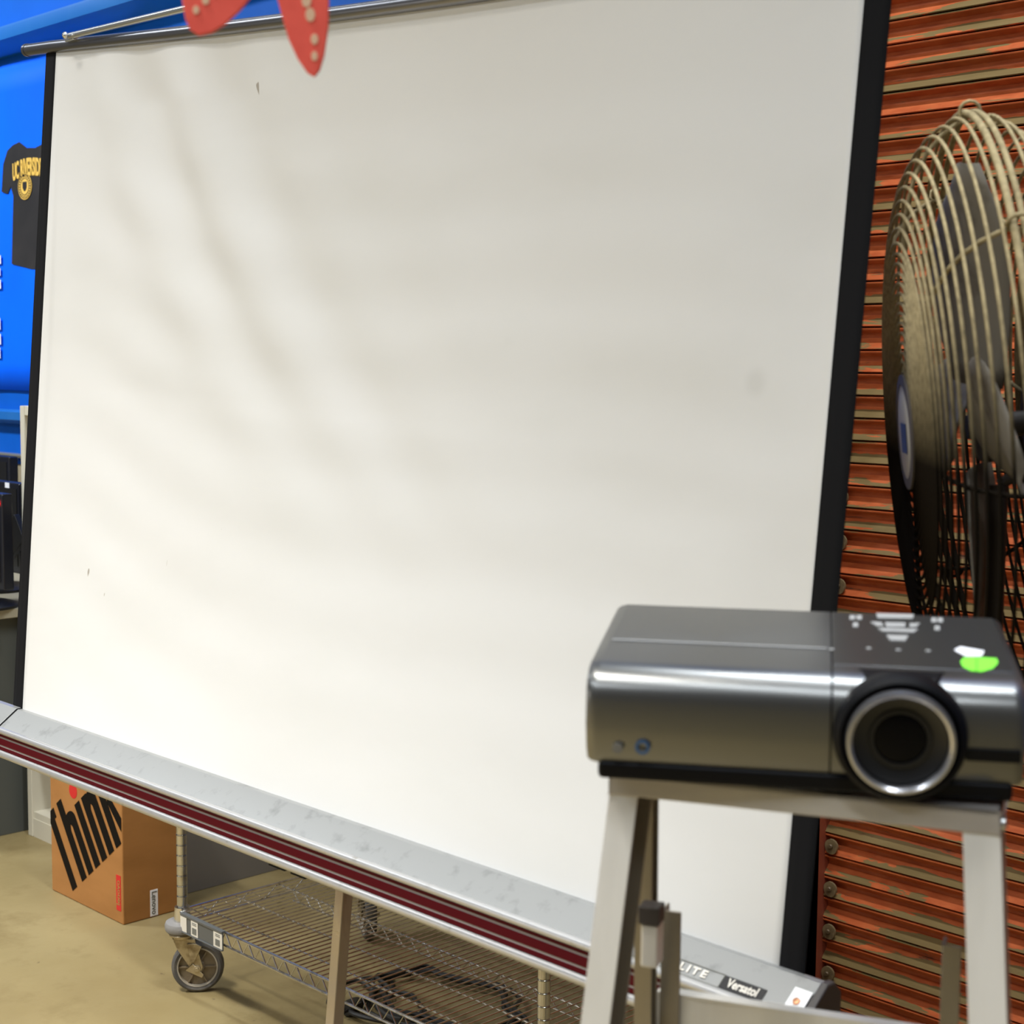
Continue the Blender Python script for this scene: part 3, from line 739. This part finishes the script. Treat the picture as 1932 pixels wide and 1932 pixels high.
mb = MB(); mb.box((mx - .026, mast_y(hz) - .026, hz - .03), (mx + .026, mast_y(hz) + .026, hz + .03)); mb.build('leg_collar', M_blk, scr, bevel=.004)

# ------------------------------------------------------------------ step ladder
LX = Vector((.9043, .427, 0)); LY = Vector((-.427, .9043, 0)); LO = Vector((-.8303, .9287, 0))
lad = thing('step_ladder', 'short aluminium stepladder carrying the projector on its top cap', 'ladder', M=frame(LO, LX, LY, UPV))
LW, LH = .3042, 1.2025; BT = 1.184
mb = MB(); mb.box((.0, 0, LH - .004), (LW, .11, LH)); mb.box((0, 0, BT), (LW, .003, LH)); mb.box((0, .107, BT), (LW, .11, LH)); mb.box((0, 0, BT), (.003, .11, LH)); mb.box((LW - .003, 0, BT), (LW, .11, LH))
cap = mb.build('top_cap', M_cap, lad, bevel=.0012, seg=2)
mb = MB(); mb.lathe([(.006, 0), (.006, .003), (0, .005)], 14, T(LW, .012, LH - .012) @ Ry(pi / 2)); mb.build('rivet', M_rod, cap)
def rail(x0, side, sy, fl_w, depth, y0, name, ztop, slope, splay, m_front, thick=.0022):
    # C channel opening to the inside; side -1 left, +1 right
    mb = MB()
    def P(z): d = LH - z; return Vector((x0 + side * splay * d, y0 + slope * d, z))
    for cur, (ax_, bx_, ay_, by_) in enumerate(((0, fl_w, 0, thick), (0, thick, 0, depth), (0, fl_w, depth - thick, depth))):
        if side > 0: ax_, bx_ = -bx_, -ax_
        vs = []
        for z_ in (0.012, ztop):
            p = P(z_); vs += [(p.x + ax_, p.y + ay_, z_), (p.x + bx_, p.y + ay_, z_), (p.x + bx_, p.y + by_, z_), (p.x + ax_, p.y + by_, z_)]
        mb.cur = 0 if cur == 0 else 1
        mb.add(vs, [(0, 3, 2, 1), (4, 5, 6, 7), (0, 1, 5, 4), (1, 2, 6, 5), (2, 3, 7, 6), (3, 0, 4, 7)])
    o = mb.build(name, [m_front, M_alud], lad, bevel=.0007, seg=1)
    p = P(0); q = MB(); q.box((p.x - .004 if side < 0 else p.x - fl_w - .004, p.y - .004, 0), (p.x + fl_w + .004 if side < 0 else p.x + .004, p.y + depth + .004, .03)); q.build('rubber_foot', M_blk, o, bevel=.003)
    return o
SF, SS = -.13, .075
rail(.001, -1, 0, .0245, .052, .004, 'front_rail', BT + .006, SF, SS, M_alu)
rail(LW - .001, 1, 0, .0275, .052, .004, 'front_rail', BT + .006, SF, SS, M_alu)
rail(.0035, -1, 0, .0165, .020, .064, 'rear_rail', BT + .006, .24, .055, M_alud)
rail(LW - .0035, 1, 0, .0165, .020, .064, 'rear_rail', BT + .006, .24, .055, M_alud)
for zt in (.90, .61, .32):
    d = LH - zt; xa_, xb_ = .001 - SS * d + .003, LW - .001 + SS * d - .003; yy = SF * d + .004
    mb = MB(); mb.box((xa_, yy, zt - .004), (xb_, yy + .075, zt)); mb.box((xa_, yy, zt - .028), (xb_, yy + .003, zt)); mb.box((xa_, yy + .072, zt - .028), (xb_, yy + .075, zt))
    for r_ in range(6): mb.box((xa_ + .004, yy + .008 + r_ * .011, zt), (xb_ - .004, yy + .012 + r_ * .011, zt + .0015))
    if zt < .9: mb.build('step', M_alu, lad, bevel=.0008, seg=1)
for zt in (.75, .40):
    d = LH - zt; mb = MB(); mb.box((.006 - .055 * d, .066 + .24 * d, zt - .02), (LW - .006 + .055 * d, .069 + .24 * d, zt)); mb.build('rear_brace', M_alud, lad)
# fold-out pail shelf behind the front rails
ys = .150
mb = MB(); mb.box((.004, ys, .885), (.272, ys + .003, .962)); mb.box((.004, ys, .959), (.272, ys + .014, .962))
ps = mb.build('pail_shelf', M_alu, lad, bevel=.0008, seg=1)
mb = MB(); mb.lathe([(.006, 0), (.006, .002), (0, .003)], 14, T(.019, ys, .944) @ Rx(pi / 2)); mb.build('rivet', M_rod, ps)
for xa_, xb_, zt in ((.008, .0265, 1.040), (.2545, .2705, 1.042)):
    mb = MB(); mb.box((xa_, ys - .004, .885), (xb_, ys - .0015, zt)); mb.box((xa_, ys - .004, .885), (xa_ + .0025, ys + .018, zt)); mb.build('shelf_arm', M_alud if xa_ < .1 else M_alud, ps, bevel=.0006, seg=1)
mb = MB(); mb.box((.012, .062, 1.018), (.0265, .085, 1.056)); mb.build('hinge_block', M_alu, lad, bevel=.002)
mb = MB(); mb.box((.010, .060, 1.0565), (.0285, .080, 1.072)); mb.build('hinge_link', M_endcap, lad, bevel=.001)

# ------------------------------------------------------------------ projector
PA = radians(11); PT = radians(6.0)
pX = R0 * cos(PA) - FH * sin(PA); pY0 = Vector((-pX.y, pX.x, 0)); pY = pY0 * cos(PT) + UPV * sin(PT); pZ = pX.cross(pY)
PM = CP + ray(1512, 1287) * 1.18         # middle of the top front edge
PH = .090
PO = PM - pZ * PH
MP_ = frame(PO, pX, pY, pZ)
pr = thing('projector', 'silver grey digital projector sitting on the stepladder, lens facing forward', 'projector', M=MP_)
PW = .1655; PD = .215
def side_prof(z0, inset=0.0):
    p = [(PD, z0), (PD, PH - .004), (PD - .004, PH)]
    r = .030
    for k in range(9):
        a = radians(90 + 90 * k / 8); p.append((.006 + r + cos(a) * r, PH - .0 - r * .85 + sin(a) * r * .85))
    p += [(.003, .045), (.006, .024), (.012, z0)]
    return p
spl_x = .0230  # seam between the two front halves
# shell, swept in x with sections tucked in at both ends
def shell(xa, xb, m_, name, ends=(True, True), parent=pr):
    mb = MB(); sec = []
    for (x, s) in ([(xa, .93), (xa + .003, .975), (xa + .009, 1.0)] if ends[0] else [(xa, 1.0)]) + ([(xb - .009, 1.0), (xb - .003, .975), (xb, .93)] if ends[1] else [(xb, 1.0)]):
        pf = side_prof(.0125)
        cyy, czz = PD / 2, .05
        sec.append([(x, cyy + (y - cyy) * (1 - (1 - s) * .6), czz + (z - czz) * s) for y, z in pf])
    n = len(sec[0]); vs = [p for s_ in sec for p in s_]; fs = []
    for i in range(len(sec) - 1):
        for k in range(n): l = (k + 1) % n; fs.append((i * n + k, i * n + l, (i + 1) * n + l, (i + 1) * n + k))
    fs.append(tuple(range(n))[::-1]); fs.append(tuple((len(sec) - 1) * n + k for k in range(n)))
    mb.add(vs, fs); return mb.build(name, m_, parent, smooth=40)
# top face seam positions
shell(-PW, spl_x - .0008, M_psil, 'lamp_cover', (True, False))
body = shell(spl_x + .0008, PW, M_psil, 'body', (False, True))
mb = MB(); mb.prism([(p[0] * .985 + .002, p[1] - .0015) for p in side_prof(.014)], spl_x - .002, spl_x + .002, 'X'); mb.build('seam', M_pblk, pr)
mb = MB(); mb.box((-PW + .010, .092, PH - .0004), (spl_x - .004, .0946, PH + .0008)); mb.build('top_seam', M_icon, pr)
mb = MB(); mb.box((-PW + .009, .008, .0), (PW - .007, PD - .006, .0150)); bs = mb.build('base', M_pblk, pr, bevel=.004)
mb = MB(); mb.box((spl_x + .001, .050, PH - .0003), (PW - .006, PD - .006, PH + .0006)); mb.build('control_panel', M_ptop, pr, bevel=.0005, seg=1)
mb = MB(); mb.lathe([(.020, 0), (.020, .006), (.016, .009)], 24, T(.028, .035, -.0035)); mb.build('front_foot', M_pblk, pr)
for x in (-.12, .12):
    mb = MB(); mb.lathe([(.009, -.009), (.009, .003)], 18, T(x, .094, 0)); mb.build('rear_foot', M_pblk, pr)
# points on the projector from the photograph
def P_front(x, y, d=.003):
    p = on_plane(x, y, PO + pY * d, pY); q = p - PO; return q.dot(pX), q.dot(pZ)
def P_top(x, y, h=PH):
    p = on_plane(x, y, PO + pZ * h, pZ); q = p - PO; return q.dot(pX), q.dot(pY)
lx, lz = P_front(1700, 1403, -.012)
LM = T(lx, 0, lz) @ Rx(pi / 2)
mb = MB(); mb.lathe([(.0485, -.014), (.0500, -.004), (.0485, .004), (.0450, .007), (.0425, .005), (.041, .0002), (.034, .0002)], 56, LM, caps=False); mb.build('lens_surround', M_pblk, pr)
mb = MB(); mb.lathe([(.0385, .000), (.0405, .009), (.0395, .0135), (.0375, .0140), (.0355, .0125), (.0345, .004)], 56, LM, close=True); mb.build('lens_ring', M_ring, pr)
mb = MB(); mb.lathe([(.0358, .011), (.034, .0045), (.028, .0015), (.0235, .0010), (.0225, .0030), (.0200, .0030), (.0195, .0002)], 48, LM, caps=False); mb.build('lens_barrel', M_blk, pr)
mb = MB(); mb.lathe([(.0205, .0002), (.016, .0010), (.008, .0016), (0, .0018)], 40, LM); mb.build('lens_glass', M_glass, pr)
# focus opening on top above the lens
a0 = P_top(1622, 1264); a1 = P_top(1782, 1270); a2 = P_top(1768, 1292); a3 = P_top(1645, 1286)
mb = MB(); mb.prism([a0, a1, (a1[0] - .006, .018), (a0[0] + .006, .018)], PH - .012, PH + .0012, 'Z'); mb.build('zoom_opening', M_pblk, pr, bevel=.002)
mb = MB(); mb.box((a0[0] - .001, a0[1] - .0005, PH), (a1[0] + .001, a0[1] + .0015, PH + .0014)); mb.build('opening_lip', M_psil, pr)
s0 = P_front(1828, 1412); s1_ = P_front(1905, 1440)
mb = MB(); mb.box((s0[0] - .002, .0005, s1_[1] + .001), (PW - .004, .03, s0[1])); mb.build('side_slot', M_pblk, pr)
q = P_front(1165, 1412); mb = MB(); mb.lathe([(.0042, -.001), (.0042, .002), (0, .0022)], 20, T(q[0], .0045, q[1]) @ Rx(pi / 2)); mb.build('sensor', M_sens, pr)
q = P_front(1212, 1410); mb = MB(); mb.lathe([(.0036, 0), (.0058, 0), (.0058, .0012), (.0036, .0012)], 28, T(q[0], .0036, q[1]) @ Rx(pi / 2), close=True); mb.build('ring_mark', M_bluering, pr)
q = P_front(1295, 1425); t = text_mb('OPTOMA', .0, .0003) if False else None
# keypad
def key(pxs, name='key', m_=M_icon, h=.0010):
    mb = MB(); mb.prism([P_top(*p) for p in pxs], PH + .0004, PH + .0006 + h, 'Z'); return mb.build(name, m_, pr, smooth=0)
key([(1653, 1160), (1724, 1162), (1722, 1170), (1656, 1169)]); key([(1642, 1176), (1662, 1177), (1668, 1184), (1655, 1184)])
key([(1670, 1177), (1708, 1178), (1708, 1186), (1672, 1186)]); key([(1716, 1179), (1736, 1179), (1728, 1186), (1716, 1186)])
key([(1656, 1188), (1732, 1190), (1724, 1196), (1666, 1194)]); key([(1672, 1201), (1714, 1202), (1708, 1212), (1680, 1211)])
for cx_, cy_ in ((1608, 1167), (1621, 1167), (1614, 1181), (1762, 1172), (1774, 1172), (1768, 1187)):
    key([(cx_ - 5, cy_ - 4), (cx_ + 5, cy_ - 4), (cx_ + 5, cy_ + 4), (cx_ - 5, cy_ + 4)], 'key_mark', M_icon, .0006)
for cx_, cy_ in ((1569, 1227), (1639, 1225), (1695, 1228), (1751, 1230)):
    a_, b_ = P_top(cx_, cy_); mb = MB(); mb.lathe([(.0022, 0), (.0022, .0006), (0, .0006)], 14, T(a_, b_, PH + .0006)); mb.build('status_light', M_icon, pr)
key([(1800, 1228), (1812, 1222), (1857, 1230), (1852, 1240), (1822, 1240)], 'white_sticker', M_wsticker, .0004)
a_, b_ = P_top(1846, 1254)
gp = [(1812, 1250), (1818, 1243), (1832, 1241), (1860, 1243), (1880, 1244), (1883, 1252), (1873, 1263), (1852, 1269), (1832, 1267), (1817, 1260)]
key(gp, 'green_sticker', M_green, .0003)
key([(1841, 1243), (1844, 1243), (1844, 1268), (1841, 1268)], 'sticker_line', mat('green_line', (.10, .45, .03), .5), .0006)

# ------------------------------------------------------------------ drum fan
FA = radians(7.0); FT = radians(5.5)
fX = R0 * cos(FA) - FH * sin(FA)           # rearwards along the axis
fYh = Vector((-fX.y, fX.x, 0))
fXt = fX * cos(FT) + UPV * sin(FT)         # front tips down
fZ = fXt.cross(fYh)
FO = CP + ray(1713, 815) * 1.79
fan = thing('pedestal_fan', 'large dusty wire-guarded pedestal fan in front of the roller door', 'fan', M=frame(FO, fXt, fYh, fZ))
def interp(prof, step):
    out = []; acc = 0; prev = prof[0]; out.append(prev)
    for q in prof[1:]:
        seg = math.hypot(q[0] - prev[0], q[1] - prev[1]); d = 0
        while acc + (seg - d) >= step:
            need = step - acc; d += need; acc = 0
            out.append((prev[0] + (q[0] - prev[0]) * d / seg, prev[1] + (q[1] - prev[1]) * d / seg))
        acc += seg - d; prev = q
    return out
frontp = [(0, .068), (0, .215), (.003, .240), (.008, .265), (.016, .290), (.029, .312), (.045, .330), (.062, .341), (.074, .346)]
rearp = [(.086, .347), (.105, .342), (.122, .330), (.138, .315), (.152, .295), (.162, .272), (.168, .245), (.172, .075)]
def ring(mb, a, r, w, n=96): mb.tube([(a, r * cos(2 * pi * k / n), r * sin(2 * pi * k / n)) for k in range(n)], w, 7, closed=True)
def guard(prof, st1, st2, name):
    mb = MB()
    flat = [p for p in prof]
    lo = [p for p in flat if p[1] <= (.216 if name == 'front_guard' else .246)]; hi = [p for p in flat if p[1] >= (.215 if name == 'front_guard' else .245)]
    for (a, r) in interp(lo, .0112) + interp(hi, .0152)[1:]:
        if r < .3462: ring(mb, a, r, .0021)
    for k in range(8):
        t = 2 * pi * (k + .2) / 8
        off = -.0045 if name == 'front_guard' else .0045
        pts = [((a + .004 * (0 if r < .25 else 1)), (r - .0042) * cos(t), (r - .0042) * sin(t)) if r > .25 else (a - off, r * cos(t), r * sin(t)) for a, r in prof]
        mb.tube(pts, .0026, 7)
    return mb.build(name, M_guard, fan, smooth=60)
guard(frontp, .0105, .014, 'front_guard')
guard(rearp[::-1], .0105, .014, 'rear_guard')
mb = MB(); ring(mb, .076, .348, .0040); ring(mb, .086, .348, .0034)
for k in range(8):
    t = 2 * pi * (k + .2) / 8; c = Vector((.081, .349 * cos(t), .349 * sin(t))); rd = Vector((0, cos(t), sin(t)))
    mb.tube([tuple(c + Vector((1, 0, 0)) * .011 * cos(g) + rd * .011 * sin(g)) for g in [2 * pi * j / 12 for j in range(12)]], .0022, 6, closed=True)
mb.build('rim_ring', M_guard, fan, smooth=60)
mb = MB(); mb.lathe([(.0, -.004), (.054, -.004), (.057, -.002), (.057, .002), (.052, .004), (0, .004)], 48, Ry(pi / 2)); bd = mb.build('badge', M_badge, fan)
mb = MB(); mb.lathe([(.054, -.0050), (.066, -.004), (.066, .003), (.054, .003)], 48, Ry(pi / 2), close=True); mb.build('badge_rim', M_badger, bd)
mb = MB(); mb.box((-.0052, -.020, -.024), (-.0046, .022, .010)); mb.build('badge_print', M_badget, bd)
# blades
def blade(ang):
    mb = MB(); n, m_ = 10, 8
    rows = []
    for i in range(n + 1):
        r = .05 + .245 * i / n
        c = (.040 + .095 * sin(pi * min(1, (i / n) * .72 + .12))) * (1 if i < n - 2 else (.88, .70, .42)[i - n + 2])
        tw = radians(24 - 10 * i / n)
        for j in range(m_ + 1):
            s = (j / m_ - .5) * 2 * c * .64
            camb = -.012 * (1 - (2 * j / m_ - 1) ** 2)
            lag = .030 * sin(pi * i / n)
            yy = s * cos(tw) + lag; xx = -s * sin(tw) + camb
            rows.append((.078 + xx, yy, r))
    vs = rows; fs = [(i * (m_ + 1) + j, i * (m_ + 1) + j + 1, (i + 1) * (m_ + 1) + j + 1, (i + 1) * (m_ + 1) + j) for i in range(n) for j in range(m_)]
    mb.add(vs, fs, Rx(ang)); o = mb.build('blade', M_blade, fan); s_ = o.modifiers.new('s', 'SOLIDIFY'); s_.thickness = .002
    return o
for k in range(4): blade(radians(-80 + 90 * k))
mb = MB(); mb.lathe([(.0, .066), (.014, .066), (.016, .074), (.040, .078), (.042, .084), (.042, .094), (.014, .098), (.014, .15)], 32, Ry(pi / 2)); mb.build('blade_hub', M_dirt, fan)
mb = MB(); mb.lathe([(.0, .135), (.050, .135), (.066, .146), (.070, .16), (.070, .30), (.06, .32), (0, .33)], 36, Ry(pi / 2))
mb.box((.19, -.03, .06), (.30, .03, .10)); mb.build('motor', M_dirt, fan, bevel=.003)
# pole: stands upright below the axis just behind the guard
inv = fan.matrix_world.inverted() if False else frame(FO, fXt, fYh, fZ).inverted()
pb = FO + fX * .275
mb = MB(); mb.tube([(pb.x, pb.y, .03), (pb.x, pb.y, 1.44)], .017, 16, M=inv); mb.build('pole', M_fpole, fan)
mb = MB(); mb.tube([(pb.x, pb.y, .03), (pb.x, pb.y, .62)], .023, 16, M=inv); mb.build('lower_pole', M_fpole, fan)
mb = MB(); mb.lathe([(.23, 0), (.23, .012), (.21, .024), (.06, .036), (.03, .06), (0, .06)], 48, inv @ T(pb.x, pb.y, 0)); mb.build('base', M_fpole, fan)
# strut of the yoke inside the guard, holding the guard halves apart
mb = MB(); pc = CP + ray(1885, 915) * 1.80; pd = Vector((pc.x, pc.y, 1.13))
mb.tube([tuple(pc), tuple(pd)], .0105, 12, M=inv); mb.tube([tuple(pc + Vector((0, 0, .0))), tuple(inv.inverted() @ Vector((.19, 0, -.02)))], .007, 10, M=inv); mb.build('guard_strut', M_fpole, fan)

# ------------------------------------------------------------------ paper starfish hanging close to the camera
SO = CP + ray(556, -118) * 1.2
sM = frame(SO, R0, FH, UPV)
st = thing('paper_starfish', 'coral red paper starfish with cream dots hanging near the camera', 'decoration', M=sM)
def spx(x, y): p = on_plane(x, y, SO, FH) - SO; return (p.dot(R0), p.z)
outline_px = [(470, 0), (452, 22), (425, 47), (400, 62), (375, 68), (358, 56), (350, 35), (344, 0), (347, -55), (372, -110)]
outline2_px = [(622, -60), (621, 0), (620, 50), (612, 105), (604, 132), (594, 146), (580, 138), (562, 112), (545, 75), (532, 30), (524, 0), (512, -28), (494, -34)]
pts = [spx(*p) for p in [(494, -34), (480, -12)] + outline_px]
pts += [spx(*p) for p in [(330, -210), (322, -262), (334, -285), (356, -290), (400, -262), (455, -228), (490, -250), (515, -330), (545, -410), (565, -425), (585, -410), (610, -330), (632, -250), (670, -228), (735, -258), (775, -268), (792, -250), (780, -215), (720, -160), (665, -120), (700, -70), (742, -10), (770, 5)]]
# keep the right-hand lower arm out of the frame's lower arms: mirrored small arm
pts = pts[:-3] + [spx(*p) for p in [(650, -100)]] + [spx(*p) for p in outline2_px]
mb = MB(); mb.prism(pts, -.002, .002, 'Y'); mb.build('starfish_body', M_star, st, bevel=.0012, seg=2)
def dot(x, y, rx, ry):
    a, b = spx(x, y); n = 20; rx /= F / 1.2; ry /= F / 1.2
    mb = MB(); mb.prism([(a + rx * cos(2 * pi * k / n), b + ry * sin(2 * pi * k / n)) for k in range(n)], -.0029, -.0022, 'Y'); mb.build('dot', M_stard, st)
for d in ((371, 20, 6, 8), (389, 2, 7, 8), (404, -18, 7, 8), (425, -42, 8, 9), (579, 3, 9, 12), (586, 29, 9, 13), (594, 75, 7, 10), (594, 107, 6, 9), (572, -30, 9, 11), (565, -70, 10, 10), (562, -180, 10, 12), (562, -240, 9, 12), (562, -300, 8, 11), (470, -150, 11, 9), (420, -185, 10, 8), (640, -150, 11, 9), (700, -190, 10, 8)): dot(*d)
a, b = spx(565, -415)
mb = MB(); mb.tube([(a, 0, b), (a, 0, 7.0 - SO.z)], .0006, 6); mb.build('string', M_string, st)
